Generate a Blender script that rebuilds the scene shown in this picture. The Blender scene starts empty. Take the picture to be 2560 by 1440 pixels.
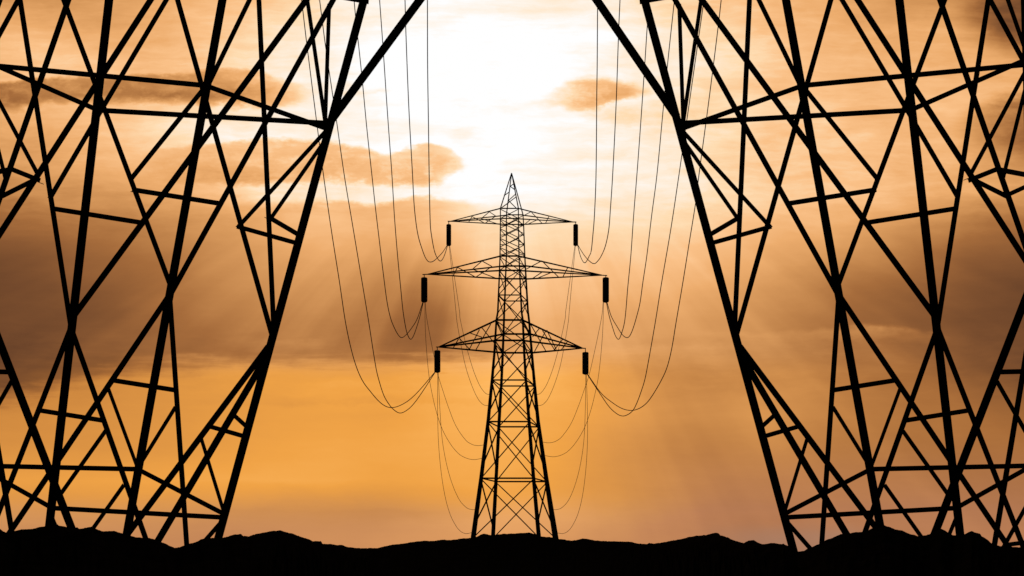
import bpy, bmesh, math, random
from mathutils import Vector, noise

random.seed(7)
S = bpy.context.scene
COL = S.collection

# ------------------------------------------------------------------ camera
LENS, SENSOR = 35.0, 36.0
F = 2560.0 * LENS / SENSOR            # focal length in photo pixels
HX, HY = 1280.0, 1395.0               # horizon / optical axis in photo pixels
EYE = 1.7                             # eye height above the plain

cam_d = bpy.data.cameras.new("camera")
cam = bpy.data.objects.new("camera", cam_d)
COL.objects.link(cam)
cam.location = (0, 0, EYE)
cam.rotation_euler = (math.radians(90), 0, 0)
cam_d.lens = LENS
cam_d.sensor_width = SENSOR
cam_d.shift_y = (HY - 720.0) / 2560.0
cam_d.clip_start = 0.05
cam_d.clip_end = 20000
S.camera = cam

S.view_settings.view_transform = 'Standard'
S.view_settings.look = 'None'
S.view_settings.exposure = 0
S.view_settings.gamma = 1
S.view_settings.use_curve_mapping = False
S.render.film_transparent = False


def at(px, py, d):
    """world point at distance d (metres along +Y) for a photo pixel"""
    return Vector(((px - HX) * d / F, d, EYE + (HY - py) * d / F))


# ------------------------------------------------------------------ materials
def mat(name, c0, c1, scale, rough, spec=0.2, metal=0.0, bump=0.0):
    m = bpy.data.materials.new(name)
    m.use_nodes = True
    nt = m.node_tree
    b = nt.nodes["Principled BSDF"]
    tc = nt.nodes.new("ShaderNodeTexCoord")
    n = nt.nodes.new("ShaderNodeTexNoise")
    n.inputs["Scale"].default_value = scale
    n.inputs["Detail"].default_value = 8
    n.inputs["Roughness"].default_value = 0.65
    nt.links.new(tc.outputs["Object"], n.inputs["Vector"])
    r = nt.nodes.new("ShaderNodeValToRGB")
    r.color_ramp.elements[0].position = 0.35
    r.color_ramp.elements[0].color = (*c0, 1)
    r.color_ramp.elements[1].position = 0.68
    r.color_ramp.elements[1].color = (*c1, 1)
    nt.links.new(n.outputs["Fac"], r.inputs["Fac"])
    nt.links.new(r.outputs["Color"], b.inputs["Base Color"])
    b.inputs["Roughness"].default_value = rough
    b.inputs["Metallic"].default_value = metal
    b.inputs["Specular IOR Level"].default_value = spec
    if bump:
        bp = nt.nodes.new("ShaderNodeBump")
        bp.inputs["Strength"].default_value = bump
        bp.inputs["Distance"].default_value = 0.02
        nt.links.new(n.outputs["Fac"], bp.inputs["Height"])
        nt.links.new(bp.outputs["Normal"], b.inputs["Normal"])
    return m


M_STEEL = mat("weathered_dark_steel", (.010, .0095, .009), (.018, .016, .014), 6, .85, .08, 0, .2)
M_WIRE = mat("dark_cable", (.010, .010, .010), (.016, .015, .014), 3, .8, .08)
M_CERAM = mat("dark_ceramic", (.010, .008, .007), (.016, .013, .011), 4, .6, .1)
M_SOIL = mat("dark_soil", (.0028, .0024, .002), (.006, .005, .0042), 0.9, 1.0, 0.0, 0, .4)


# ------------------------------------------------------------------ object helpers
def thing(name, label, cat, loc, group=None):
    o = bpy.data.objects.new(name, None)
    COL.objects.link(o)
    o.empty_display_size = 0.5
    o.location = loc
    o["label"] = label
    o["category"] = cat
    if group:
        o["group"] = group
    return o


def link_mesh(name, bm, m, parent=None, smooth=False):
    me = bpy.data.meshes.new(name)
    bm.normal_update()
    bm.to_mesh(me)
    bm.free()
    me.materials.append(m)
    if smooth:
        me.polygons.foreach_set("use_smooth", [True] * len(me.polygons))
    o = bpy.data.objects.new(name, me)
    COL.objects.link(o)
    if parent is not None:
        o.parent = parent
        # keep mesh coordinates in world units: cancel the parents' offset
        loc = Vector((0, 0, 0))
        p = parent
        while p is not None:
            loc += p.location
            p = p.parent
        for v in me.vertices:
            v.co -= loc
    return o


CAMP = Vector((0, 0, EYE))


def angle_bar(bm, pts, ws, flip=1):
    """steel angle section (two flanges) swept along a polyline, width ws metres"""
    n = len(pts)
    sec = []
    for i, p in enumerate(pts):
        a = pts[max(i - 1, 0)]
        b = pts[min(i + 1, n - 1)]
        d = (b - a).normalized()
        view = (p - CAMP).normalized()
        side = d.cross(view)
        if side.length < 1e-4:
            side = d.cross(Vector((0, 0, 1)))
        side.normalize()
        side *= flip
        dep = side.cross(d)
        if dep.dot(view) < 0:
            dep = -dep
        dep.normalize()
        w = ws[i]
        t = w * 0.14
        h = w * 0.5
        #   flange 1 across the view, flange 2 running away from its edge
        prof = [(-h, 0), (h, 0), (h, t), (-h + t, t), (-h + t, w), (-h, w)]
        sec.append([bm.verts.new(p + side * u + dep * v) for u, v in prof])
    k = 6
    for i in range(n - 1):
        for j in range(k):
            q = (j + 1) % k
            bm.faces.new((sec[i][j], sec[i][q], sec[i + 1][q], sec[i + 1][j]))
    bm.faces.new(sec[0])
    bm.faces.new(list(reversed(sec[-1])))
    bmesh.ops.recalc_face_normals(bm, faces=bm.faces)


def bar(name, parent, a, b, wa, wb=None, m=None, flip=1):
    bm = bmesh.new()
    angle_bar(bm, [a, b], [wa, wb if wb else wa], flip)
    return link_mesh(name, bm, m or M_STEEL, parent)


def pxbar(name, parent, x0, y0, d0, x1, y1, d1, w, mir=None, flip=1):
    if mir is not None:
        x0, x1 = mir - x0, mir - x1
    a, b = at(x0, y0, d0), at(x1, y1, d1)
    return bar(name, parent, a, b, w * d0 / F, w * d1 / F, flip=flip)


def tube(name, pts, r, m, parent=None, sides=6):
    bm = bmesh.new()
    rings = []
    n = len(pts)
    ref = Vector((0, 1, 0))
    for i, p in enumerate(pts):
        d = (pts[min(i + 1, n - 1)] - pts[max(i - 1, 0)]).normalized()
        s = d.cross(ref)
        if s.length < 1e-3:
            s = d.cross(Vector((1, 0, 0)))
        s.normalize()
        u = d.cross(s).normalized()
        rr = r[i] if isinstance(r, (list, tuple)) else r
        rings.append([bm.verts.new(p + (s * math.cos(2 * math.pi * k / sides) + u * math.sin(2 * math.pi * k / sides)) * rr)
                      for k in range(sides)])
    for i in range(n - 1):
        for k in range(sides):
            q = (k + 1) % sides
            bm.faces.new((rings[i][k], rings[i][q], rings[i + 1][q], rings[i + 1][k]))
    bm.faces.new(rings[0])
    bm.faces.new(list(reversed(rings[-1])))
    bmesh.ops.recalc_face_normals(bm, faces=bm.faces)
    return link_mesh(name, bm, m, parent, smooth=True)


def lathe(name, cx, cy, prof, m, parent, sides=20):
    """prof: list of (radius, z) from top to bottom"""
    bm = bmesh.new()
    rings = []
    for r, z in prof:
        rings.append([bm.verts.new((cx + r * math.cos(2 * math.pi * k / sides), cy + r * math.sin(2 * math.pi * k / sides), z))
                      for k in range(sides)])
    for i in range(len(rings) - 1):
        for k in range(sides):
            q = (k + 1) % sides
            bm.faces.new((rings[i][k], rings[i][q], rings[i + 1][q], rings[i + 1][k]))
    bm.faces.new(rings[0])
    bm.faces.new(list(reversed(rings[-1])))
    bmesh.ops.recalc_face_normals(bm, faces=bm.faces)
    return link_mesh(name, bm, m, parent)


def spline(pts, sub=8):
    out = []
    n = len(pts)
    for i in range(n - 1):
        p0 = pts[max(i - 1, 0)]
        p1, p2 = pts[i], pts[i + 1]
        p3 = pts[min(i + 2, n - 1)]
        # centripetal-ish: finite difference tangents limited by chord length
        c = (p2 - p1).length
        m1 = (p2 - p0) / max((p2 - p1).length + (p1 - p0).length, 1e-6) * c
        m2 = (p3 - p1) / max((p3 - p2).length + (p2 - p1).length, 1e-6) * c
        for k in range(sub):
            t = k / sub
            t2, t3 = t * t, t * t * t
            out.append(p1 * (2 * t3 - 3 * t2 + 1) + m1 * (t3 - 2 * t2 + t) + p2 * (-2 * t3 + 3 * t2) + m2 * (t3 - t2))
    out.append(pts[-1])
    return out


# ------------------------------------------------------------------ the two big side pylons
N_, F_, M_ = 40.0, 44.5, 42.2       # distance of the near legs, the far legs, half way


def leg_x(l, y):
    return {'A': 909.6 - .2705 * y, 'B': 556 - .179 * y, 'C': 272.5 - .1135 * y, 'E': -42 - .026 * y}[l]


BARS = [
    # ring at the middle of the upper panel
    ('ring_strut', -48, 161, N_, 516, 214, N_, 12),
    ('ring_strut', 514, 214, N_, 818, 322, F_, 12),
    ('ring_strut', 818, 308, F_, 238, 275, F_, 12),
    ('ring_strut', 246, 276, F_, -48, 147, N_, 12),
    # ring at the middle of the lower panel
    ('ring_strut', -70, 1164, N_, 346, 1173, N_, 12.3),
    ('ring_strut', 346, 1174, N_, 562, 1286, F_, 12),
    ('ring_strut', 566, 1294, F_, 128, 1270, F_, 12.3),
    ('ring_strut', 132, 1271, F_, -70, 1158, N_, 12),
    # upper panel, main diagonals (two crossing on every face)
    ('diagonal_brace', 941, -238, F_, 183, 792, F_, 14),
    ('diagonal_brace', 982, -270, F_, 429, 731, N_, 13),
    ('diagonal_brace', 320, -440, F_, 680, 838, F_, 13),
    ('diagonal_brace', 629, -405, N_, 684.5, 825, F_, 12.4),
    ('diagonal_brace', -24, -490, N_, 431, 727, N_, 12.6),
    ('diagonal_brace', 626, -387, N_, -58, 674, N_, 13.6),
    ('diagonal_brace', -32, -530, N_, 178, 822, F_, 12.4),
    ('diagonal_brace', 321, -433, F_, -58, 660, N_, 13),
    # thick raking bar towards the middle of the line
    ('raking_brace', 1250, -272, F_, 824, 306, F_, 19.5),
    # top ring corner
    ('ring_strut', 922, 4, F_, 580, -55, N_, 12),
    # short bars of the upper panel
    ('short_brace', 768, -2, F_, 813, 306, F_, 10),
    ('short_brace', 823, 10, M_, 813, 306, F_, 10),
    ('short_brace', 645, -44, M_, 516, 222, N_, 11),
    ('short_brace', 509, 222, N_, 327, 448, N_, 11),
    ('short_brace', 437, -36, F_, 248, 284, F_, 11),
    ('short_brace', 248, 284, F_, 127, 492, M_, 11),
    ('short_brace', 817, 325, F_, 593, 570, F_, 10),
    ('short_brace', 812, 352, F_, 675, 549, M_, 9.6),
    ('short_brace', 672, 543, M_, 752, 590, F_, 12),
    ('short_brace', 592, 566, F_, 746, 609, F_, 11.2),
    ('short_brace', 330, 474, N_, 551, 509, M_, 12),
    ('short_brace', 129, 521, M_, 362, 558, F_, 12),
    ('short_brace', 52, -12, M_, -46, 168, N_, 11),
    ('short_brace', 6, -14, M_, -46, 135, N_, 9.4),
    ('short_brace', -46, 172, N_, 93, 433, N_, 10.6),
    ('short_brace', -50, 190, N_, 15, 452, M_, 9.6),
    ('short_brace', -60, 440, N_, 30, 423, M_, 12),
    ('short_brace', 24, 421, M_, 99, 451, N_, 12),
    ('short_brace', 92, 447, N_, 4, 491, M_, 11),
    ('short_brace', 10, 491, M_, -60, 459, N_, 11),
    # lower panel, main diagonals
    ('diagonal_brace', 180, 812, F_, -48, 1395, N_, 12.6),
    ('diagonal_brace', 177, 818, F_, 385, 1405, F_, 13),
    ('diagonal_brace', 671, 866, F_, 285, 1381, F_, 14.6),
    ('raking_brace', 669, 887, F_, 366, 1401, M_, 16.6),
    ('diagonal_brace', 424, 735, N_, 470, 1410, M_, 12.4),
    ('diagonal_brace', 430, 728, N_, -20, 1397, N_, 13.4),
    ('raking_brace', -75, 664, N_, 205, 1388, N_, 19),
    ('diagonal_brace', -66, 755, N_, 42, 1405, M_, 13),
    # short bars of the lower panel
    ('short_brace', 503, 1096, F_, 562, 1288, F_, 9),
    ('short_brace', 585, 1038, M_, 620, 1070, F_, 11),
    ('short_brace', 524, 1066, F_, 611, 1091, F_, 11.5),
    ('short_brace', 284, 951, N_, 442, 976, M_, 12.2),
    ('short_brace', 99, 1026, M_, 256, 1051, F_, 12),
    ('short_brace', 270, 969, N_, 341, 1162, N_, 8.8),
    ('short_brace', 439, 1017, M_, 352, 1158, N_, 9.4),
    ('short_brace', 264, 1077, F_, 144, 1246, F_, 10),
    ('short_brace', 310, 1212, F_, 195, 1374, F_, 10),
    ('short_brace', 21, 930, N_, -70, 928, N_, 12.4),
    ('short_brace', 29, 953, N_, -72, 1130, N_, 10),
    ('short_brace', -72, 1216, N_, 30, 1400, M_, 10),
    ('short_brace', 4, 1362, N_, -74, 1352, N_, 11),
    ('short_brace', 550, 1309, F_, 470, 1400, F_, 11),
    ('short_brace', 130, 1293, F_, 168, 1385, F_, 9.4),
    ('short_brace', 388, 1180, M_, 330, 1130, N_, 0),
]
BARS = [b for b in BARS if b[-1] > 0]


def big_pylon(label, mir):
    d = {'A': F_, 'B': N_, 'C': F_, 'E': N_}
    bx = leg_x('B', 1390)
    base = at(mir - bx if mir else bx, 1390, M_)
    t = thing('lattice_pylon', label, 'pylon', base, 'large pylons framing the view')
    for l in 'ABCE':
        pts, ws = [], []
        for y in (-760, 1425):
            x = leg_x(l, y)
            pts.append(at(mir - x if mir else x, y, d[l]))
            ws.append(19.8 * d[l] / F)
        bm = bmesh.new()
        angle_bar(bm, pts, ws)
        link_mesh('leg', bm, M_STEEL, t)
    for nm, x0, y0, d0, x1, y1, d1, w in BARS:
        if nm == 'raking_brace' and y0 < -200 and mir:
            x0, y0, x1, y1 = 1213, -268, 829, 292
        pxbar(nm, t, x0, y0, d0, x1, y1, d1, w, mir)
    return t


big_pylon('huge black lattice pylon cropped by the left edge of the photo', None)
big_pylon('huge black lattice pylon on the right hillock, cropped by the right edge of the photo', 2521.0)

# ------------------------------------------------------------------ the small pylon in the middle
DC = 124.0
LEG = {  # photo px, py, width px
    'OL': [(1251, 521, 2.6), (1251, 561, 2.9), (1250, 640, 3.2), (1248, 697, 3.9), (1244.5, 780, 4.7), (1241, 800, 5), (1236, 882, 6.2),
           (1230.5, 947, 7.6), (1220.5, 1052, 9), (1203, 1195, 10.3), (1182, 1352, 13)],
    'IL': [(1266, 537, 2.8), (1266, 640, 3.4), (1265, 665, 3.7), (1262.5, 737, 4.4), (1260.5, 780, 5), (1260, 800, 5.4), (1257, 882, 6.3),
           (1254, 947, 7), (1248, 1050, 8.3), (1240, 1202, 8.9), (1232, 1352, 10.5)],
    'IR': [(1296, 521, 2.6), (1296, 561, 2.9), (1297.5, 640, 3.3), (1300, 697, 3.9), (1304, 780, 5), (1307, 800, 5.3), (1310.5, 882, 6.3),
           (1314.5, 947, 7), (1322.5, 1052, 8.3), (1334, 1197, 9.2), (1348, 1352, 11)],
    'OR': [(1307.5, 536, 2.6), (1309, 561, 2.9), (1312, 640, 3.3), (1315, 697, 4.6), (1320, 780, 5.2), (1322.5, 800, 5.4), (1329.5, 882, 6.5),
           (1335, 947, 7.6), (1345, 1052, 9.3), (1365.5, 1195, 11.2), (1390, 1352, 15)],
}


def half(y):  # half the tower's depth (m) at a photo height
    t = max(0.0, min(1.0, (y - 521) / 820.0))
    return 1.15 + 2.6 * t ** 1.3


def ldepth(l, y):
    return DC - half(y) if l in ('OL', 'IR') else DC + half(y)


def lp(l, y):
    p = LEG[l]
    if y <= p[0][1]:
        return at(p[0][0], y, ldepth(l, y))
    for a, b in zip(p, p[1:]):
        if y <= b[1]:
            t = (y - a[1]) / (b[1] - a[1])
            return at(a[0] + (b[0] - a[0]) * t, y, ldepth(l, y))
    return at(p[-1][0], y, ldepth(l, y))


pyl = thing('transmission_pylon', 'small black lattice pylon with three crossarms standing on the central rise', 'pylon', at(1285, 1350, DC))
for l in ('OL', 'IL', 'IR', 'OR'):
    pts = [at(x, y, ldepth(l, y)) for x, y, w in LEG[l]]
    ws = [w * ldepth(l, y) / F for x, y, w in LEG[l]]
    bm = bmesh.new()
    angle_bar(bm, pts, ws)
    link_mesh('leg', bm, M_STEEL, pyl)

PX = DC / F  # metres per photo pixel at the tower
apex = at(1279, 434, DC)
for l, (x, y) in {'OL': (1251, 521), 'IL': (1266, 537), 'IR': (1296, 521), 'OR': (1307.5, 537)}.items():
    bar('peak_leg', pyl, at(1279, 432.5, DC), lp(l, y), 2.5 * PX, 2.9 * PX)


def q1(zx, zy):  # zoomed reading -> photo px
    return 1040 + zx / 4.0, 420 + zy / 4.0


def q2(zx, zy):
    return 1040 + zx / 4.0, 740 + zy / 4.0


for (a, b) in [((848, 403), (1000, 290)), ((925, 325), (995, 262)), ((925, 325), (1003, 402)), ((890, 270), (935, 238)),
               ((942, 183), (978, 158)), ((942, 183), (985, 215)), ((848, 403), (930, 345))]:
    pxbar('peak_brace', pyl, *q1(*a), DC, *q1(*b), DC, 2.2)

# body: levels of the near face (OL-IR) and of the far face (IL-OR)
LV = [(521, 537), (546, 561), (570, 584), (594, 610), (617, 637), (640, 665), (676, 697), (737.5, 752.5), (800, 835), (851, 882), (950, 965), (1054, 1067), (1195.5, 1204), (1344, 1346)]
for i, (a, b) in enumerate(LV):
    w = 2.2 + 1.3 * min(1, max(0, (a - 560) / 500))
    thick = 4.2 if i in (5, 6) else w * 1.15
    thick = 4.9 if i in (8, 9) else (3.0 if i in (0, 1) else thick)
    if i not in (2, 3, 4):
        bar('horizontal_strut', pyl, lp('OL', a), lp('IR', a), thick * PX)
        bar('horizontal_strut', pyl, lp('IL', b), lp('OR', b), thick * PX)
    if i >= 6:
        bar('side_strut', pyl, lp('OL', a), lp('IL', b), w * PX)
        bar('side_strut', pyl, lp('IR', a), lp('OR', b), w * PX)
for (a0, b0), (a1, b1) in zip(LV, LV[1:]):
    w = 2.0 + .75 * min(1, max(0, (a0 - 560) / 400))
    k = .97
    bar('diagonal_brace', pyl, lp('OL', a0 + 2), lp('IR', a1), w * PX)
    bar('diagonal_brace', pyl, lp('IR', a0 + 2), lp('OL', a1), w * PX)
    bar('diagonal_brace', pyl, lp('IL', b0 + 2), lp('OR', b1), w * PX)
    bar('diagonal_brace', pyl, lp('OR', b0 + 2), lp('IL', b1), w * PX)
    ws = w * (1.35 if a0 > 850 else 1)
    if a0 > 530:
        ym = a0 + (a1 - a0) * .86
        bar('side_brace', pyl, lp('OL', a0 + 4), lp('IL', ym), ws * PX)
        bar('side_brace', pyl, lp('IL', b0 + 2), lp('OL', ym - (a1 - a0) * .1), ws * PX)
        bar('side_brace', pyl, lp('IR', a0 + 4), lp('OR', ym), ws * PX)
        bar('side_brace', pyl, lp('OR', b0 + 2), lp('IR', ym - (a1 - a0) * .1), ws * PX)

ARMS = [
    # near top, near bottom, far top, far bottom levels, left tip, left end, right tip, right end, chord width, lacing
    dict(nt=521, nb=547, ft=538, fb=561, lt=(1126, 553.3), le=(1119, 553.3), rt=(1433, 555), re=(1441, 555), w=2.3,
         q=q1, lw=1.6,
         L=[((733, 438), (660, 500)), ((733, 438), (800, 482)), ((560, 485), (525, 545)), ((560, 485), (690, 553)), ((690, 553), (800, 480)), ((650, 505), (835, 565))],
         R=[((1085, 472), (1150, 437)), ((1150, 437), (1262, 555)), ((1330, 482), (1295, 553)), ((1080, 568), (1145, 515)), ((1110, 565), (1220, 515))]),
    dict(nt=640.5, nb=676.5, ft=664.5, fb=697.5, lt=(1069, 685.7), le=(1056, 686.3), rt=(1505, 688), re=(1518, 689), w=3.0,
         q=q1, lw=1.9,
         L=[((660, 930), (565, 1012)), ((660, 930), (760, 985)), ((415, 993), (370, 1080)), ((415, 993), (597, 1092)), ((597, 1092), (760, 985)), ((565, 1012), (815, 1108))],
         R=[((1105, 1010), (1258, 928)), ((1258, 928), (1430, 1095)), ((1520, 990), (1467, 1092)), ((1160, 1108), (1258, 1043)), ((1212, 1103), (1350, 1046))]),
    dict(nt=800.5, nb=851.5, ft=835, fb=882, lt=(1097, 867.5), le=(1090, 867.5), rt=(1456, 870.5), re=(1464, 871), w=3.7,
         q=q2, lw=2.0,
         L=[((635, 335), (535, 530)), ((655, 312), (855, 560)), ((748, 280), (598, 540)), ((545, 372), (660, 412)), ((425, 430), (375, 515)), ((435, 425), (535, 532))],
         R=[((1145, 282), (1297, 548)), ((1232, 325), (1165, 410)), ((1265, 345), (1390, 545)), ((1300, 345), (1185, 555)), ((1308, 340), (1402, 535)), ((1465, 435), (1378, 545)), ((1512, 458), (1455, 535))]),
]
for A in ARMS:
    for sd in 'LR':
        tip = at(*A['lt' if sd == 'L' else 'rt'], DC)
        end = at(*A['le' if sd == 'L' else 're'], DC)
        nl, fl = ('OL', 'IL') if sd == 'L' else ('IR', 'OR')
        bm = bmesh.new()
        w = A['w'] * 1.22 * PX
        for l, y in ((nl, A['nt']), (nl, A['nb']), (fl, A['ft']), (fl, A['fb'])):
            # the far chords reach past the tower's face as in the photo
            angle_bar(bm, [tip, lp(l, y)], [w * .75, w * 1.08], 1)
        arm = link_mesh('crossarm', bm, M_STEEL, pyl)
        bar('end_plate', arm, end, tip + (tip - end) * .9, 2.4 * PX, 2.6 * PX)
        for a, b in A[sd]:
            pxbar('lacing_bar', arm, *A['q'](*a), DC - .5, *A['q'](*b), DC + .5, A['lw'] * 1.2)

# ------------------------------------------------------------------ insulators
INS = {}
INS_SPEC = [
    ('TL', 1121.9, 553, 561, 614, 12.2, 'short black insulator hanging from the left tip of the topmost crossarm'),
    ('TR', 1439.2, 555, 561, 614, 12.2, 'short black insulator hanging from the right tip of the topmost crossarm'),
    ('ML', 1060.6, 686, 694, 755, 16.2, 'long thick black insulator hanging from the left tip of the wide middle crossarm'),
    ('MR', 1514.4, 688.5, 694, 755.5, 16.2, 'long thick black insulator hanging from the right tip of the wide middle crossarm'),
    ('BL', 1093.3, 867.5, 876, 931, 15.6, 'black insulator hanging from the left tip of the lowest crossarm'),
    ('BR', 1463.6, 871, 880.5, 935.5, 16, 'black insulator hanging from the right tip of the lowest crossarm'),
]
for key, x, yh, y0, y1, w, lab in INS_SPEC:
    top = at(x, y0, DC)
    bot = at(x, y1, DC)
    t = thing('insulator', lab, 'insulator', at(x, yh, DC), 'insulators hanging from the crossarm tips')
    R = w * PX / 2
    H = top.z - bot.z
    prof = [(R * .55, top.z), (R * .86, top.z - H * .012), (R * .97, top.z - H * .03)]
    ns = 18
    for i in range(ns):
        za = top.z - H * (.035 + .93 * i / ns)
        zb = top.z - H * (.035 + .93 * (i + .72) / ns)
        prof += [(R, za), (R, zb), (R * .975, zb - H * .004), (R * .975, za - H * .93 / ns + H * .003)]
    prof += [(R * .95, top.z - H * .97), (R * .86, top.z - H * .99), (R * .55, bot.z)]
    lathe('shed_stack', top.x, top.y, prof, M_CERAM, t, 24)
    hr = 1.7 * PX
    zt = at(x, yh - 1, DC).z
    lathe('hanger_rod', top.x, top.y, [(hr * .6, zt), (hr * .6, top.z + H * .01), (hr * .9, top.z + .01)], M_STEEL, t, 12)
    lathe('wire_clamp', top.x, top.y, [(R * .5, bot.z + .01), (R * .5, bot.z - .5 * PX), (R * .25, bot.z - 1.2 * PX)], M_STEEL, t, 12)
    INS[key] = (x, y1)

# ------------------------------------------------------------------ wires that rise out of the picture
FRONT = [
    ('TL', 'inner wire of the pair dipping from the top left insulator, rising almost vertically',
     [(1119, 614), (1113, 633), (1107, 647), (1100, 652.5), (1091, 641), (1085, 623), (1079, 590), (1075.7, 560), (1073, 440), (1071, 300), (1069, 160), (1068.5, 0)]),
    ('TL', 'outer wire of the pair dipping from the top left insulator, with the wider loop',
     [(1118, 614), (1107, 630), (1093, 645), (1084, 652.5), (1077, 655), (1070, 653), (1063, 643), (1055, 622), (1046, 592), (1040, 557), (1035, 507), (1031.5, 440), (1022, 267), (1014, 60), (1012.5, 0)]),
    ('ML', 'inner wire of the pair dipping from the middle left insulator, with the narrow loop',
     [(1058.5, 755), (1050, 790), (1042, 817), (1033, 841), (1026, 848), (1018, 834), (1012, 807), (1007, 773), (1002, 723), (994, 640), (986, 540), (980, 440), (968, 273), (957, 110), (949, 0)]),
    ('ML', 'outer wire of the pair dipping from the middle left insulator, with the wide loop',
     [(1057.5, 755), (1043, 797), (1027, 823), (1013, 839), (1004, 844), (997, 839), (988, 824), (977, 797), (968, 757), (959, 690), (949, 607), (939, 523), (930, 440), (917, 320), (904, 183), (890, 53), (885, 0)]),
    ('BL', 'inner wire of the pair swinging from the lowest left insulator, with the deeper dip',
     [(1087.5, 932), (1055, 981), (1033, 1011), (1015, 1027), (999, 1032.5), (983, 1023), (970, 1007), (959, 987), (948, 953), (940, 920), (921, 800), (901, 680), (881, 560), (861, 440), (841, 300), (831, 233), (814, 117), (799, 0)]),
    ('BL', 'outermost wire on the left, swinging wide from the lowest left insulator',
     [(1086.5, 932), (1050, 974), (1023, 1000), (997, 1015), (978, 1019), (963, 1015), (947, 1003), (927, 980), (907, 953), (892, 920), (878, 873), (864, 807), (849, 707), (828, 573), (809, 440), (791, 300), (767, 110), (754, 0)]),
    ('TR', 'inner wire of the pair dipping from the top right insulator, rising almost vertically',
     [(1444, 614), (1451, 640), (1457, 653), (1462, 657), (1467, 652), (1473, 640), (1478, 627), (1482, 590), (1486, 540), (1490, 440), (1492, 230), (1493, 160), (1494, 0)]),
    ('TR', 'outer wire of the pair dipping from the top right insulator, with the wider loop',
     [(1445, 614), (1449, 620), (1462, 640), (1477, 655.5), (1486, 659), (1493, 654), (1503, 640), (1514, 613), (1522, 573), (1526, 523), (1531.5, 440), (1540, 267), (1547, 67), (1550, 0)]),
    ('MR', 'inner wire of the pair dipping from the middle right insulator, with the narrow loop',
     [(1515.5, 755), (1523, 790), (1531, 817), (1539, 840), (1547, 848), (1554, 833), (1561, 807), (1565, 773), (1569, 723), (1577, 640), (1584, 540), (1592, 440), (1600, 333), (1612, 160), (1618, 67), (1623, 0)]),
    ('MR', 'outer wire of the pair dipping from the middle right insulator, with the wide loop',
     [(1517, 755), (1528, 790), (1543, 817), (1557, 838), (1567, 844), (1574, 840), (1582, 823), (1592, 790), (1600, 757), (1607, 707), (1617, 640), (1629, 540), (1642, 440), (1658, 273), (1670, 150), (1685, 10), (1686, 0)]),
    ('BR', 'inner wire of the pair swinging from the lowest right insulator, with the deeper dip',
     [(1467.5, 936), (1502, 987), (1523, 1017), (1543, 1035), (1558, 1040), (1572, 1035), (1583, 1025), (1591, 1010), (1600, 987), (1611, 953), (1618, 920), (1638, 807), (1654, 707), (1677, 573), (1697, 440), (1720, 280), (1740, 140), (1760, 0)]),
    ('BR', 'outermost wire on the right, swinging wide from the lowest right insulator',
     [(1468.5, 936), (1503, 983), (1533, 1008), (1557, 1022), (1580, 1026), (1600, 1020), (1617, 1007), (1632, 987), (1652, 953), (1667, 920), (1679, 873), (1690, 807), (1707, 707), (1723, 607), (1739, 507), (1747, 440), (1768, 283), (1783, 167), (1797, 53), (1803, 0)]),
]
D1 = 92.0
for key, lab, px in FRONT:
    # carry on above the picture along the last direction
    (xa, ya), (xb, yb) = px[-3], px[-1]
    sl = (xb - xa) / (yb - ya)
    px = px + [(xb - sl * 200, yb - 200), (xb - sl * 420, yb - 420)]
    x0, y0 = px[0]
    xe, ye = px[-1]
    # the wire hangs in one vertical plane: x = a + b*d
    X0, Xe = (x0 - HX) * DC / F, (xe - HX) * D1 / F
    b = (X0 - Xe) / (DC - D1)
    a = X0 - b * DC
    P = []
    for i, (x, y) in enumerate(px):
        d = F * a / (x - HX - F * b)
        P.append(at(x, y, d))
    P[0] = at(x0, y0 - 1, DC)
    pts = spline(P, 9)
    rr = [0.94 * (0.85 * DC + .15 * p.y) / F for p in pts]
    o = tube('power_line', pts, rr, M_WIRE)
    o["label"] = lab
    o["category"] = 'power line'
    o["group"] = 'wires rising out of the picture'

# ------------------------------------------------------------------ slack cables from the insulators to the legs
SL = [
    ('TL', (1124.5, 615), [(1149, 780), (1150, 795), (1162.5, 852), (1172.5, 890), (1185, 930), (1200, 965), (1212.5, 982), (1221, 986), (1229, 984)], 'upper'),
    ('TL', (1123, 615), [(1134, 720), (1140, 780), (1142.5, 805), (1155, 875), (1165, 920), (1180, 965), (1195, 997), (1207.5, 1011), (1219, 1014), (1226, 1012)], 'lower'),
    ('ML', (1063.2, 755), [(1066, 790), (1076, 845), (1085, 890), (1096, 940), (1107.5, 977.5), (1122.5, 1022), (1140, 1065), (1164, 1100), (1180, 1111), (1195, 1114), (1207.5, 1112.5), (1215, 1110)], 'upper'),
    ('ML', (1062, 755), [(1064, 840), (1072.5, 940), (1082.5, 995), (1094, 1040), (1107.5, 1077), (1127.5, 1112), (1147.5, 1135), (1165, 1145), (1184, 1149), (1204, 1146), (1211, 1144)], 'lower'),
    ('BL', (1095.5, 932), [(1100, 1027), (1106, 1102), (1117.5, 1165), (1132.5, 1215), (1150, 1252), (1167.5, 1270), (1180, 1274), (1186, 1274), (1194, 1273)], 'upper'),
    ('BL', (1094.3, 932), [(1094, 1015), (1096, 1102), (1102.5, 1177), (1112.5, 1240), (1125, 1285), (1140, 1315), (1152.5, 1329), (1165, 1334), (1177.5, 1332), (1186, 1330)], 'lower'),
]
ROWN = {'T': 'top', 'M': 'middle', 'B': 'lowest'}
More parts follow.
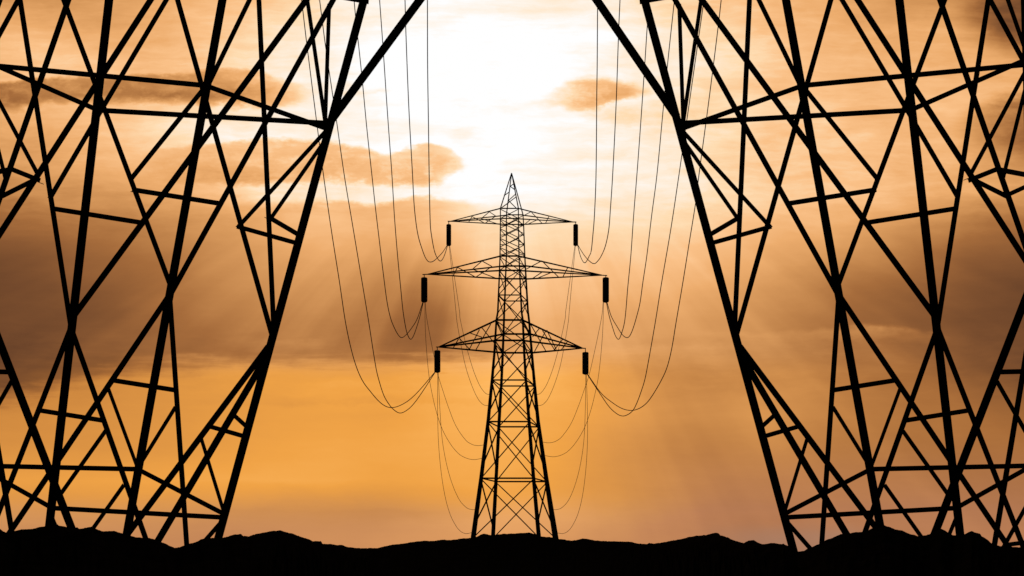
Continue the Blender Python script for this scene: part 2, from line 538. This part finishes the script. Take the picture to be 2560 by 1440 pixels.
for key, st, px, which in SL:
    full = [st] + px
    for side in 'LR':
        pts2 = []
        n = len(full)
        for i, (x, y) in enumerate(full):
            t = (y - full[0][1]) / (max(p[1] for p in full) - full[0][1])
            t = max(0, min(1, t))
            if side == 'R':
                s0 = {'T': 2561.5, 'M': 2571, 'B': 2560}[key[0]]
                s1 = {'T': 2565, 'M': 2567, 'B': 2571}[key[0]]
                x = s0 + (s1 - s0) * t - x
                if key[0] == 'M':
                    y -= 7 * t
                if key == 'BL':
                    y += 3 * (1 - t)
            pts2.append((x, y))
        # from the insulator plane to the leg on the near (left) or far (right) face
        dl = ldepth('OL' if side == 'L' else 'OR', pts2[-1][1])
        P = [at(x, y, DC + (dl - DC) * (i / (n - 1)) ** 1.5) for i, (x, y) in enumerate(pts2)]
        o = tube('slack_cable', spline(P, 8), 0.54 * DC / F, M_WIRE)
        o["label"] = f"{'shallower' if which == 'upper' else 'deeper'} of two fine cables looping from the {ROWN[key[0]]} {'left' if side == 'L' else 'right'} insulator to the pylon leg"
        o["category"] = 'cable'
        o["group"] = 'fine cables looping to the small pylon'

# ------------------------------------------------------------------ ground
CREST = [(0, 1322), (7, 1327), (15, 1332), (25, 1331), (37, 1327), (55, 1323), (81, 1322), (97, 1318), (114, 1314.6), (132, 1312), (144, 1311), (147, 1314), (168, 1317.6),
         (186, 1320), (193, 1318), (198, 1322.6), (215, 1319), (230, 1316), (242, 1322.6), (254, 1327.7), (285, 1327.4), (306, 1333.7), (329, 1340.5), (349, 1344),
         (373, 1345), (390, 1349.5), (408, 1356.6), (437, 1369.7), (452, 1366.7), (472, 1359.6), (490, 1355), (502, 1348), (521, 1345), (558, 1344), (571, 1340.5),
         (588, 1335), (592, 1336), (603, 1334.4), (608, 1340), (621, 1340.5), (635, 1335.4), (655, 1332), (675, 1327.7), (702, 1326), (715, 1330), (736, 1335), (752, 1341.5),
         (773, 1348), (783, 1353), (803, 1352.6), (806, 1359), (833, 1360.6), (843, 1363), (855, 1362.3), (863, 1365.7), (880, 1369), (907, 1370.7), (947, 1369.4), (964, 1365),
         (984, 1361.6), (1011, 1358), (1038, 1354), (1057, 1351.5), (1082, 1352), (1104, 1349), (1132, 1350), (1149, 1346.5), (1176, 1345), (1190, 1342.5), (1199, 1338), (1206, 1334),
         (1217, 1334.5), (1222, 1337), (1241, 1336.4), (1260, 1334), (1287, 1334), (1303, 1332.4), (1324, 1331), (1340, 1335.4), (1350, 1341), (1378, 1342.5), (1396, 1347), (1414, 1349),
         (1428, 1351.6), (1441, 1350), (1455, 1346), (1478, 1349), (1495, 1352), (1522, 1352.6), (1559, 1354), (1579, 1354.6), (1599, 1359), (1616, 1360), (1624, 1357.5), (1633, 1359),
         (1649.6, 1356.6), (1673, 1353), (1700, 1348), (1720, 1343), (1740, 1339.5), (1757, 1338), (1760, 1336.5), (1764, 1338), (1777, 1334), (1785, 1332), (1796, 1332), (1801, 1338),
         (1818, 1343), (1834, 1350.5), (1859.6, 1358), (1864, 1355), (1871, 1351.5), (1885, 1350), (1898, 1358), (1910, 1360.6), (1930, 1357), (1955, 1360), (1958, 1357.5), (1962, 1361),
         (1975, 1366), (1993, 1379), (2012, 1376), (2022, 1370), (2048, 1359.6), (2063, 1351), (2086, 1342), (2103, 1335), (2133, 1331), (2160, 1329.4), (2172, 1325), (2180, 1321), (2196, 1317),
         (2210.6, 1312.6), (2237.5, 1322.7), (2254, 1326), (2278, 1335.4), (2298, 1341), (2325, 1335), (2352, 1321), (2361, 1325), (2372, 1332), (2382, 1338), (2409, 1337), (2417, 1332),
         (2429, 1327.5), (2440, 1331), (2451, 1334), (2453, 1339), (2460, 1343), (2469, 1349), (2478, 1358), (2500, 1365), (2516, 1366.7), (2560, 1368)]
CREST = [(-1900, 1372), (-1400, 1340), (-900, 1358), (-500, 1328), (-300, 1345), (-150, 1322), (-60, 1316), (-20, 1318)] + CREST + \
        [(2620, 1362), (2700, 1345), (2900, 1330), (3200, 1356), (3700, 1338), (4200, 1362), (4500, 1352)]


def crest_y(x):
    for (a, ya), (b, yb) in zip(CREST, CREST[1:]):
        if x <= b:
            t = (x - a) / (b - a)
            return ya + (yb - ya) * t
    return CREST[-1][1]


def sm(a, b, x):
    t = max(0.0, min(1.0, (x - a) / (b - a)))
    return t * t * (3 - 2 * t)


def crest_d(x):
    return 36.5 + 81.0 * sm(640, 1010, x) * (1 - sm(1560, 1930, x))


xs = []
x = -1900.0
while x <= 4500:
    xs.append(x)
    x += 2.5 if -80 <= x <= 2640 else 12.0
TS = [-1.0, -.86, -.7, -.55, -.42, -.3, -.2, -.13, -.08, -.045, -.02, 0.0]
BACK = [0.02, 0.06, .12, .2, .3, .5, .9, 1.8, 5, 14, 40]
bm = bmesh.new()
cols = []
for x in xs:
    cd = crest_d(x)
    jit = 1.1 * noise.noise(Vector((x * .11, 3.3, 0))) + .9 * noise.noise(Vector((x * .29, 9.1, 0))) + .6 * abs(noise.noise(Vector((x * .7, 5.1, 0))))
    cz = EYE + (HY - crest_y(x) - jit) * cd / F
    col = []
    for t in TS:
        d = cd * (1 + t * (1 - 1.0 / cd)) if t > -1 else 1.0
        k = (d - 1) / (cd - 1)
        base = cz * k ** 2.2
        X = (x - HX) * d / F
        if t < 0:
            nn = abs(noise.fractal(Vector((X * .35, d * .35, 0)), .7, 2.0, 5)) * min(1.0, -t * 6) * .5
            lim = EYE + (HY - crest_y(x)) * d / F - .02
            base = min(base - nn, lim)
        col.append(bm.verts.new((X, d, base)))
    for t in BACK:
        d = cd * (1 + t)
        X = (x - HX) * d / F
        fall = sm(.22, .9, t)
        nn = abs(noise.fractal(Vector((X * .3, d * .3, 4)), .7, 2.0, 4)) * .35
        z = (cz - .05 - nn * min(1, t * 8)) * (1 - fall) + (-.6 - .3 * nn) * fall
        col.append(bm.verts.new((X, d, z)))
    cols.append(col)
for a, b in zip(cols, cols[1:]):
    for j in range(len(a) - 1):
        bm.faces.new((a[j], b[j], b[j + 1], a[j + 1]))
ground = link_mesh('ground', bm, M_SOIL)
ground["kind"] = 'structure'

# plain behind and around the viewer, just under the modelled terrain
bm = bmesh.new()
R = 9000.0
vs = [bm.verts.new((R * math.cos(k * math.pi / 16), R * math.sin(k * math.pi / 16), -1.6)) for k in range(32)]
bm.faces.new(vs)
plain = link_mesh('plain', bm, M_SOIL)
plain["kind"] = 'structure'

# ------------------------------------------------------------------ sky
world = bpy.data.worlds.new("World")
S.world = world
world.use_nodes = True
nt = world.node_tree
nt.nodes.clear()
NN = nt.nodes.new
LK = nt.links.new


def setin(sock, v):
    if isinstance(v, (int, float)):
        sock.default_value = v
    else:
        LK(v, sock)


def mth(op, a, b=None, c=None, clamp=False):
    n = NN("ShaderNodeMath")
    n.operation = op
    n.use_clamp = clamp
    setin(n.inputs[0], a)
    if b is not None:
        setin(n.inputs[1], b)
    if c is not None:
        setin(n.inputs[2], c)
    return n.outputs[0]


def mr(v, a, b, c=0.0, d=1.0, smooth=True):
    n = NN("ShaderNodeMapRange")
    n.interpolation_type = 'SMOOTHSTEP' if smooth else 'LINEAR'
    n.clamp = False       # smoothstep is bounded anyway; the linear users clamp their own factor
    setin(n.inputs['Value'], v)
    for nm, q in (('From Min', a), ('From Max', b), ('To Min', c), ('To Max', d)):
        setin(n.inputs[nm], q)
    return n.outputs['Result']


def lerp(a, b, t):
    n = NN("ShaderNodeMix")
    n.data_type = 'FLOAT'
    n.clamp_factor = True
    setin(n.inputs[0], t)
    setin(n.inputs[2], a)
    setin(n.inputs[3], b)
    return n.outputs[0]


def cmix(a, b, t):
    n = NN("ShaderNodeMix")
    n.data_type = 'RGBA'
    n.clamp_factor = True
    setin(n.inputs[0], t)
    for s, v in ((n.inputs[6], a), (n.inputs[7], b)):
        if isinstance(v, tuple):
            s.default_value = (*v, 1)
        else:
            LK(v, s)
    return n.outputs[2]


def lin(c):
    c /= 255.0
    return c / 12.92 if c <= .04045 else ((c + .055) / 1.055) ** 2.4


X0, X1 = -240.0, 2800.0


def curve(v01, pts, scale, interp='CARDINAL'):
    """1-D profile along the sky's azimuth: pts = [(px, value)]"""
    n = NN("ShaderNodeValToRGB")
    cr = n.color_ramp
    cr.interpolation = interp
    while len(cr.elements) < len(pts):
        cr.elements.new(0.5)
    for e, (p, val) in zip(cr.elements, pts):
        e.position = (p - X0) / (X1 - X0)
    for e, (p, val) in zip(cr.elements, pts):
        q = val / scale
        e.color = (q, q, q, 1)
    LK(v01, n.inputs['Fac'])
    s = NN("ShaderNodeSeparateColor")
    LK(n.outputs['Color'], s.inputs[0])
    return s.outputs[0]


def palette(v, pts):
    n = NN("ShaderNodeValToRGB")
    cr = n.color_ramp
    cr.interpolation = 'LINEAR'
    while len(cr.elements) < len(pts):
        cr.elements.new(0.5)
    for e, (p, c) in zip(cr.elements, pts):
        e.position = p / 10.0
    for e, (p, c) in zip(cr.elements, pts):
        e.color = (lin(c[0]), lin(c[1]), lin(c[2]), 1)
    LK(v, n.inputs['Fac'])
    return n.outputs['Color']


tc = NN("ShaderNodeTexCoord")
sx = NN("ShaderNodeSeparateXYZ")
LK(tc.outputs['Generated'], sx.inputs[0])
dx, dy, dz = sx.outputs
dyc = mth('MAXIMUM', dy, .08)
# gnomonic sky coordinates round the direction of the sunset
U0 = mth('MULTIPLY_ADD', mth('DIVIDE', dx, dyc), F, HX)
V0 = mth('MULTIPLY_ADD', mth('DIVIDE', dz, dyc), -F, HY)


def noise2(su, sv, w, detail=6, rough=.55, u=None, v=None):
    cb = NN("ShaderNodeCombineXYZ")
    LK(mth('MULTIPLY', u or U0, su), cb.inputs[0])
    LK(mth('MULTIPLY', v or V0, sv), cb.inputs[1])
    cb.inputs[2].default_value = w
    n = NN("ShaderNodeTexNoise")
    n.inputs['Scale'].default_value = 1
    n.inputs['Detail'].default_value = detail
    n.inputs['Roughness'].default_value = rough
    LK(cb.outputs[0], n.inputs['Vector'])
    return mth('SUBTRACT', n.outputs['Fac'], .5)


w1 = noise2(1 / 260, 1 / 120, 1.3, 4)
w2 = noise2(1 / 220, 1 / 110, 7.7, 4)
wf = noise2(1 / 60, 1 / 28, 3.1, 5, .6)
U = mth('ADD', U0, mth('MULTIPLY_ADD', w1, 90.0, mth('MULTIPLY', wf, 30.0)))
V = mth('ADD', V0, mth('MULTIPLY_ADD', w2, 34.0, mth('MULTIPLY', wf, 14.0)))
Un = mth('DIVIDE', mth('SUBTRACT', U, X0), X1 - X0)
U0n = mth('DIVIDE', mth('SUBTRACT', mth('MULTIPLY_ADD', wf, 24.0, U0), X0), X1 - X0)


def rows(tab, v):
    ys = sorted(tab)
    val = curve(Un, tab[ys[0]], 10)
    for a, b in zip(ys, ys[1:]):
        val = lerp(val, curve(Un, tab[b], 10), mr(v, a, b, smooth=False))
    return val


XS = [0, 160, 320, 480, 640, 800, 960, 1120, 1280, 1440, 1600, 1760, 1920, 2080, 2240, 2400, 2560]


def R_(*v):
    return list(zip(XS, v))


TOP = {
    0: R_(4.7, 4.8, 5.2, 6.2, 7.2, 8.1, 9.0, 9.6, 9.2, 8.8, 8.2, 7.5, 6.6, 5.6, 5.0, 4.0, 1.2),
    80: R_(6.6, 6.2, 5.7, 6.8, 7.9, 8.7, 9.4, 10, 10, 9.8, 9.0, 8.0, 7.0, 6.2, 5.7, 5.6, 2.0),
    160: R_(6.9, 7.4, 7.0, 7.3, 8.3, 9.1, 10, 10, 10, 9.9, 8.9, 8.4, 7.5, 6.8, 6.4, 6.4, 5.8),
    240: R_(6.4, 6.7, 7.0, 7.4, 8.2, 8.9, 9.8, 10, 10, 10, 8.8, 8.0, 7.3, 6.8, 6.5, 6.6, 6.2),
    320: R_(5.8, 6.4, 7.2, 8.3, 8.8, 9.0, 9.2, 9.7, 10, 9.3, 8.8, 8.2, 7.8, 7.2, 6.6, 6.2, 3.6),
    400: R_(5.0, 5.8, 7.0, 7.6, 8.5, 9.0, 9.6, 9.9, 9.9, 9.1, 8.7, 8.2, 7.3, 7.0, 6.5, 6.2, 4.8),
    480: R_(4.2, 4.6, 5.3, 6.3, 8.0, 8.8, 9.0, 9.6, 9.8, 9.2, 8.7, 8.3, 7.4, 7.0, 6.6, 6.2, 5.0),
    560: R_(3.0, 3.6, 4.2, 5.5, 7.5, 8.6, 8.8, 9.2, 9.0, 8.6, 8.2, 7.8, 6.8, 6.2, 5.4, 4.2, 3.4),
}
MID = {
    480: R_(4.0, 4.4, 4.8, 5.6, 6.4, 7.0, 6.8, 7.8, 8.8, 8.8, 8.6, 8.1, 7.3, 6.8, 6.4, 5.6, 4.6),
    560: R_(2.8, 3.3, 3.8, 4.7, 5.5, 6.8, 6.5, 7.4, 8.2, 8.2, 8.0, 7.6, 6.6, 6.0, 5.0, 3.8, 2.8),
    640: R_(1.5, 2.2, 2.9, 4.0, 4.8, 5.8, 5.4, 6.6, 7.6, 7.4, 7.2, 6.6, 5.8, 4.8, 3.8, 2.6, 2.0),
    720: R_(1.2, 1.6, 2.5, 3.4, 4.5, 4.9, 4.3, 5.2, 7.0, 6.8, 6.4, 5.8, 4.9, 3.6, 2.7, 1.8, 1.4),
    800: R_(1.2, 1.5, 2.0, 3.0, 3.9, 3.9, 3.4, 4.0, 6.0, 5.9, 5.6, 4.9, 4.3, 3.1, 2.3, 1.5, 1.1),
    880: R_(1.2, 1.5, 2.0, 2.8, 3.4, 3.6, 3.2, 3.8, 5.2, 5.4, 5.2, 4.8, 4.2, 3.5, 2.9, 1.9, 1.2),
    960: R_(1.4, 1.9, 2.8, 3.4, 3.8, 4.0, 3.8, 4.4, 5.6, 5.6, 5.2, 4.8, 4.3, 3.6, 3.0, 2.2, 1.4),
}
LOW = {
    880: R_(4.0, 4.2, 4.6, 5.1, 5.4, 5.2, 5.3, 6.0, 6.6, 6.1, 5.2, 4.5, 4.3, 3.6, 3.0, 2.0, 1.2),
    960: R_(4.3, 4.5, 4.8, 5.2, 5.6, 6.1, 6.2, 6.6, 7.0, 6.3, 5.2, 4.4, 4.5, 3.9, 3.3, 2.7, 1.8),
    1040: R_(4.6, 4.8, 5.0, 5.3, 5.6, 5.8, 5.8, 6.5, 6.6, 6.1, 5.2, 4.5, 4.8, 4.0, 3.5, 3.2, 2.8),
    1120: R_(5.0, 5.1, 5.2, 5.5, 5.8, 6.1, 6.1, 6.4, 6.4, 5.7, 4.7, 4.1, 4.3, 3.7, 3.4, 3.3, 3.1),
    1200: R_(5.7, 5.8, 6.0, 6.1, 6.3, 6.3, 6.0, 6.1, 6.2, 5.5, 4.7, 4.1, 3.9, 3.7, 3.6, 3.4, 3.2),
    1280: R_(5.0, 4.9, 4.9, 4.8, 4.7, 4.5, 4.5, 5.2, 5.8, 5.4, 4.6, 4.0, 3.8, 3.7, 3.7, 3.7, 3.6),
    1350: R_(4.4, 4.4, 4.4, 4.3, 4.4, 4.6, 4.9, 5.2, 5.6, 5.0, 4.4, 3.9, 3.6, 3.6, 3.7, 3.8, 3.8),
}
Lt, Lm, Ll = rows(TOP, V), rows(MID, V), rows(LOW, V)

# dark shaft with a crisp right edge, left of the small pylon
shaft_edge = mth('MULTIPLY_ADD', mth('SUBTRACT', V0, 620.0), -.22, 1158.0)
sh = mth('SUBTRACT', U0, shaft_edge)
shm = mth('MULTIPLY', mr(sh, -230.0, -40.0), mth('SUBTRACT', 1.0, mr(sh, -22.0, 26.0)))
shm = mth('MULTIPLY', shm, mth('MULTIPLY', mr(V0, 500.0, 760.0), mth('SUBTRACT', 1.0, mr(V0, 840.0, 930.0))))
Lm = mth('MULTIPLY_ADD', shm, -.11, Lm)
# crepuscular shafts fanning out from the sun
SUNX, SUNY = 1262.0, 190.0
ang = mth('ARCTAN2', mth('SUBTRACT', U0, SUNX), mth('SUBTRACT', V0, SUNY))
cb = NN("ShaderNodeCombineXYZ")
LK(mth('MULTIPLY', ang, 9.0), cb.inputs[0])
cb.inputs[1].default_value = 2.2
rn = NN("ShaderNodeTexNoise")
rn.inputs['Scale'].default_value = 1
rn.inputs['Detail'].default_value = 3
rn.inputs['Roughness'].default_value = .55
LK(cb.outputs[0], rn.inputs['Vector'])
ray = mth('SUBTRACT', rn.outputs['Fac'], .5)
rayw = mth('MULTIPLY', mr(V0, 520.0, 680.0), mth('SUBTRACT', 1.0, mr(V0, 900.0, 1300.0)))
Lm = mth('MULTIPLY_ADD', mth('MULTIPLY', ray, rayw), .18, Lm)
Ll = mth('MULTIPLY_ADD', mth('MULTIPLY', ray, mr(U0, 1350.0, 1600.0)), .11, Ll)

# cloud-deck edges: upper bright band / middle veil, and middle veil / golden band
e2 = curve(U0n, [(0, 500), (320, 505), (640, 512), (780, 506), (860, 503), (950, 506), (1000, 496), (1100, 492), (1160, 506), (1240, 520), (1400, 525), (1700, 530), (2560, 520)], 1000)
s2 = curve(U0n, [(0, 50), (500, 45), (700, 22), (850, 11), (1000, 9), (1120, 10), (1200, 22), (1320, 40), (1700, 50), (2560, 60)], 1000)
wq = noise2(1 / 42, 1 / 24, 11.7, 6, .62)
dv = mth('MULTIPLY_ADD', wq, 34.0, mth('SUBTRACT', V, mth('MULTIPLY', e2, 1000.0)))
sw = mth('MULTIPLY', s2, 1000.0)
L = lerp(Lt, Lm, mr(dv, mth('MULTIPLY', sw, -1.0), sw))
e3 = curve(U0n, [(0, 992), (100, 985), (160, 962), (240, 942), (330, 926), (460, 914), (640, 906), (760, 896), (900, 906), (1060, 902), (1200, 900), (1300, 885), (1450, 880), (1700, 880), (2560, 940)], 1000)
s3 = curve(U0n, [(0, 40), (200, 38), (400, 34), (700, 27), (900, 26), (1150, 22), (1400, 40), (1700, 60), (2560, 60)], 1000)
ws_ = noise2(1 / 230, 1 / 22, 31.9, 6, .6)
dv3 = mth('MULTIPLY_ADD', mth('ADD', mth('MULTIPLY', wq, .3), ws_), 90.0, mth('SUBTRACT', V, mth('MULTIPLY', e3, 1000.0)))
sw3 = mth('MULTIPLY', s3, 1000.0)
L = lerp(L, Ll, mr(dv3, mth('MULTIPLY', sw3, -1.0), sw3))


wb = noise2(1 / 75, 1 / 34, 21.3, 5, .6)
Vc = mth('MULTIPLY_ADD', wq, 22.0, V)
Vd = mth('MULTIPLY_ADD', wq, 46.0, V)


def cloud(L, top, bot, dens, lev_top, lev_bot, st, sb, rim=0.0):
    """one cloud: top and bottom outline, density along its length, brightness at its top and base"""
    t = mth('MULTIPLY', curve(U0n, top, 1000), 1000.0)
    b = mth('MULTIPLY', curve(U0n, bot, 1000), 1000.0)
    d = curve(U0n, dens, 1, 'EASE')
    lt, lb = curve(U0n, lev_top, 10), curve(U0n, lev_bot, 10)
    a = mr(mth('SUBTRACT', Vc, t), -st, st)
    c = mth('SUBTRACT', 1.0, mr(mth('SUBTRACT', Vd, b), -sb, sb))
    m = mth('MULTIPLY', mth('MULTIPLY', a, c), mth('MINIMUM', mth('MULTIPLY', d, mth('MULTIPLY_ADD', wq, 1.5, 1.02)), 1.0))
    if rim:
        rm = mth('MULTIPLY', mr(mth('SUBTRACT', V, t), -34.0, -4.0), mth('SUBTRACT', 1.0, a))
        L = mth('MULTIPLY_ADD', mth('MULTIPLY', rm, d), rim, L)
    hgt = mr(mth('DIVIDE', mth('SUBTRACT', V, t), mth('MAXIMUM', mth('SUBTRACT', b, t), 10.0)), 0.0, .9)
    return lerp(L, mth('MULTIPLY_ADD', wb, .13, lerp(lt, lb, hgt)), m)


# long dark streak on the left
L = cloud(L, [(0, 204), (80, 200), (180, 195), (300, 190), (420, 184), (520, 176), (640, 180), (720, 206), (800, 228)],
          [(0, 268), (160, 252), (320, 250), (500, 252), (640, 262), (740, 262), (800, 248)],
          [(0, .95), (560, .95), (660, .85), (730, .5), (790, 0)],
          [(0, 3.2), (160, 4.2), (320, 4.3), (480, 4.9), (560, 5.8), (700, 6.6)],
          [(0, 2.8), (160, 3.5), (320, 3.4), (480, 3.6), (600, 4.2), (700, 5.4)], 7.0, 16.0)
# broad bank below it, ending left of the pylon's tip
L = cloud(L, [(300, 402), (360, 384), (430, 371), (520, 360), (620, 349), (720, 348), (800, 352), (860, 362), (930, 379), (972, 388), (1005, 376), (1050, 362), (1090, 360), (1130, 370), (1158, 392), (1180, 410)],
          [(300, 475), (480, 468), (640, 462), (800, 452), (930, 456), (1050, 456), (1100, 446), (1150, 420)],
          [(290, 0), (420, .8), (520, .95), (1100, .95), (1140, .8), (1168, 0)],
          [(330, 6.4), (500, 6.8), (700, 6.9), (900, 7.2), (1050, 7.5), (1150, 8.0)],
          [(330, 5.5), (500, 5.6), (640, 5.8), (800, 6.2), (960, 6.5), (1050, 6.3), (1150, 7.1)], 8.0, 13.0, .05)
# lens-shaped cloud on the right of the glow
L = cloud(L, [(1300, 256), (1370, 242), (1400, 214), (1430, 203), (1470, 197), (1520, 200), (1580, 208), (1630, 218)],
          [(1300, 263), (1400, 268), (1450, 276), (1500, 266), (1560, 248), (1640, 226)],
          [(1290, 0), (1350, .35), (1400, .6), (1450, .95), (1560, .95), (1610, .6), (1650, 0)],
          [(1300, 9), (1400, 8.2), (1470, 7.2), (1560, 6.5), (1640, 7.2)],
          [(1300, 8.6), (1400, 7.7), (1470, 6.3), (1540, 5.8), (1640, 6.7)], 14.0, 12.0)
# ragged wisps hanging below it
L = cloud(L, [(1420, 284), (1500, 276), (1600, 262), (1700, 246), (1850, 240)], [(1420, 290), (1500, 300), (1600, 312), (1720, 292), (1850, 272)],
          [(1410, 0), (1480, .5), (1620, .55), (1750, .6), (1880, 0)], [(1400, 8.2), (1900, 7.2)], [(1400, 7.8), (1900, 6.6)], 12.0, 12.0)
# small tufts above the bank
L = cloud(L, [(850, 204), (900, 210), (940, 222), (980, 220)], [(850, 246), (900, 244), (940, 238), (980, 232)],
          [(840, 0), (870, .6), (905, .35), (925, .25), (950, .6), (985, 0)], [(850, 8.4), (980, 8.6)], [(850, 7.6), (980, 8)], 8.0, 8.0)
L = cloud(L, [(1120, 322), (1200, 318)], [(1120, 342), (1200, 345)], [(1110, 0), (1150, .5), (1220, 0)], [(1100, 9.2), (1200, 9.3)], [(1100, 8.9), (1200, 9)], 6.0, 8.0)
# dusky clouds in the right corner
L = cloud(L, [(2380, 30), (2450, -40), (2600, -60)], [(2380, 40), (2460, 66), (2520, 86), (2600, 100)],
          [(2370, 0), (2450, .75), (2520, 1), (2700, 1)], [(2380, 3.5), (2480, 1.5), (2600, 1)], [(2380, 4), (2480, 2.2), (2600, 1.4)], 30.0, 22.0)
L = cloud(L, [(2380, 285), (2460, 262), (2560, 240)], [(2380, 340), (2460, 372), (2600, 392)],
          [(2360, 0), (2460, .55), (2560, .95), (2700, 1)], [(2380, 4.5), (2600, 2.6)], [(2380, 4.5), (2600, 2.4)], 20.0, 34.0)
# pale wisp across the dark veil on the right
L = cloud(L, [(1750, 826), (1900, 832), (2050, 824), (2150, 814), (2260, 816), (2380, 836)], [(1750, 842), (1900, 850), (2050, 842), (2200, 846), (2300, 850), (2380, 854)],
          [(1700, 0), (1790, .45), (2000, .35), (2200, .6), (2330, .5), (2400, 0)], [(1750, 5.6), (2000, 5.0), (2200, 4.5), (2400, 3.0)], [(1750, 5.4), (2000, 4.8), (2200, 4.2), (2400, 2.8)], 9.0, 14.0)
# dusky patch beside the right pylon and brighter shreds left of it
L = cloud(L, [(1650, 926), (1740, 908), (1860, 916), (1960, 940)], [(1650, 952), (1740, 980), (1860, 990), (1960, 960)],
          [(1630, 0), (1720, .55), (1850, .45), (1970, 0)], [(1650, 4.6), (1950, 3.9)], [(1650, 4.4), (1950, 3.8)], 16.0, 22.0)
L = cloud(L, [(1500, 872), (1600, 866), (1720, 862), (1860, 858)], [(1500, 900), (1600, 894), (1720, 884), (1860, 874)],
          [(1480, 0), (1560, .45), (1700, .4), (1800, .35), (1880, 0)], [(1500, 6.2), (1860, 5.5)], [(1500, 6.0), (1860, 5.2)], 9.0, 12.0)
L = cloud(L, [(600, 858), (700, 850), (820, 852)], [(600, 872), (700, 870), (820, 866)],
          [(590, 0), (660, .4), (780, .5), (830, 0)], [(600, 4.3), (820, 4.5)], [(600, 4.0), (820, 4.3)], 8.0, 10.0)
# thin streak lying low over the hills on the left
L = cloud(L, [(0, 1262), (500, 1262), (750, 1240), (900, 1236), (1100, 1240), (1250, 1246)], [(0, 1300), (500, 1290), (760, 1270), (900, 1266), (1100, 1268), (1250, 1262)],
          [(0, 0), (600, .3), (760, .8), (1000, .75), (1180, .4), (1300, 0)], [(0, 4.4), (1300, 4.6)], [(0, 4.2), (760, 3.9), (1000, 4.0), (1300, 4.6)], 16.0, 18.0)

# fine cirrus texture everywhere, softer inside the smooth veil
fine = noise2(1 / 210, 1 / 30, 5.5, 8, .64, U, V)
puff = noise2(1 / 150, 1 / 70, 8.5, 8, .6, U, V)
amp = mth('ADD', mth('MULTIPLY', mth('SUBTRACT', 1.0, mr(V0, 480.0, 640.0)), .19), mth('MULTIPLY', mth('MULTIPLY', mr(V0, 800.0, 870.0), mth('SUBTRACT', 1.0, mr(V0, 930.0, 1050.0))), .06))
amp = mth('ADD', amp, .042)
L = mth('MULTIPLY_ADD', mth('ADD', fine, mth('MULTIPLY', puff, .8)), amp, L)

PAL = [(0, (44, 28, 18)), (1, (107, 68, 42)), (2, (139, 89, 51)), (3, (166, 108, 60)), (4, (193, 132, 76)), (5, (216, 153, 92)), (6, (237, 173, 110)),
       (7, (251, 194, 137)), (8, (255, 221, 178)), (9, (255, 241, 224)), (9.8, (255, 255, 255))]
GOLD = [(0, (44, 28, 18)), (1, (108, 68, 42)), (2, (139, 88, 47)), (3, (167, 106, 53)), (4, (191, 124, 59)), (5, (217, 145, 67)), (6, (240, 163, 71)),
        (7, (254, 182, 93)), (8, (255, 212, 155)), (10, (255, 255, 255))]
ROSE = [(0, (44, 28, 20)), (1, (112, 72, 52)), (2, (140, 92, 64)), (3, (162, 107, 73)), (4, (188, 127, 86)), (5, (212, 147, 93)), (6, (235, 165, 99)),
        (7, (250, 186, 126)), (8, (255, 212, 165)), (10, (255, 255, 255))]
gw = mth('MULTIPLY', mr(V, 860.0, 950.0), mth('SUBTRACT', 1.0, mr(V, 1215.0, 1330.0)))
gw = mth('MULTIPLY', gw, mth('SUBTRACT', 1.0, mth('MULTIPLY', mr(U, 1350.0, 1800.0), .55)))
rw = mth('MINIMUM', mth('ADD', mth('MULTIPLY', mr(V, 1240.0, 1350.0), .85), mth('MULTIPLY', mr(U, 1500.0, 1850.0), mr(V, 1060.0, 1330.0))), 1.0)
C = cmix(cmix(palette(L, PAL), palette(L, GOLD), gw), palette(L, ROSE), rw)
# far grey murk just over the right hills
mk = mth('MULTIPLY', mth('MULTIPLY', mr(U0, 1700.0, 1950.0), mth('SUBTRACT', 1.0, mr(U0, 2090.0, 2260.0))), mr(V, 1296.0, 1345.0))
C = cmix(C, (lin(164), lin(128), lin(108)), mth('MULTIPLY', mk, .5))

# the rest of the vault: a plain twilight sky
nish = NN("ShaderNodeTexSky")
nish.sky_type = 'NISHITA'
nish.sun_disc = False
SUN_EL = math.atan2(HY - SUNY, F)
nish.sun_elevation = SUN_EL
nish.sun_rotation = 0.0
nm = NN("ShaderNodeMix")
nm.data_type = 'RGBA'
nm.blend_type = 'MULTIPLY'
nm.inputs[0].default_value = 1
LK(nish.outputs['Color'], nm.inputs[6])
nm.inputs[7].default_value = (.004, .004, .004, 1)
front = mr(dy, .25, .62)
final = cmix(nm.outputs[2], C, front)
bg = NN("ShaderNodeBackground")
bg.inputs['Strength'].default_value = 1.0
LK(final, bg.inputs['Color'])
wo = NN("ShaderNodeOutputWorld")
LK(bg.outputs[0], wo.inputs['Surface'])

# ------------------------------------------------------------------ sun, veiled behind the cloud, facing the viewer
sd = bpy.data.lights.new("sun", 'SUN')
sd.energy = 0.5
sd.angle = math.radians(10)
sd.color = (1, .86, .66)
so = bpy.data.objects.new("sun", sd)
COL.objects.link(so)
sun_dir = Vector(((SUNX - HX) / F, 1, (HY - SUNY) / F)).normalized()
so.rotation_euler = (-sun_dir).to_track_quat('-Z', 'Y').to_euler()
so.location = sun_dir * 500

S.cycles.max_bounces = 2
S.cycles.diffuse_bounces = 1
world.cycles.sampling_method = 'NONE'
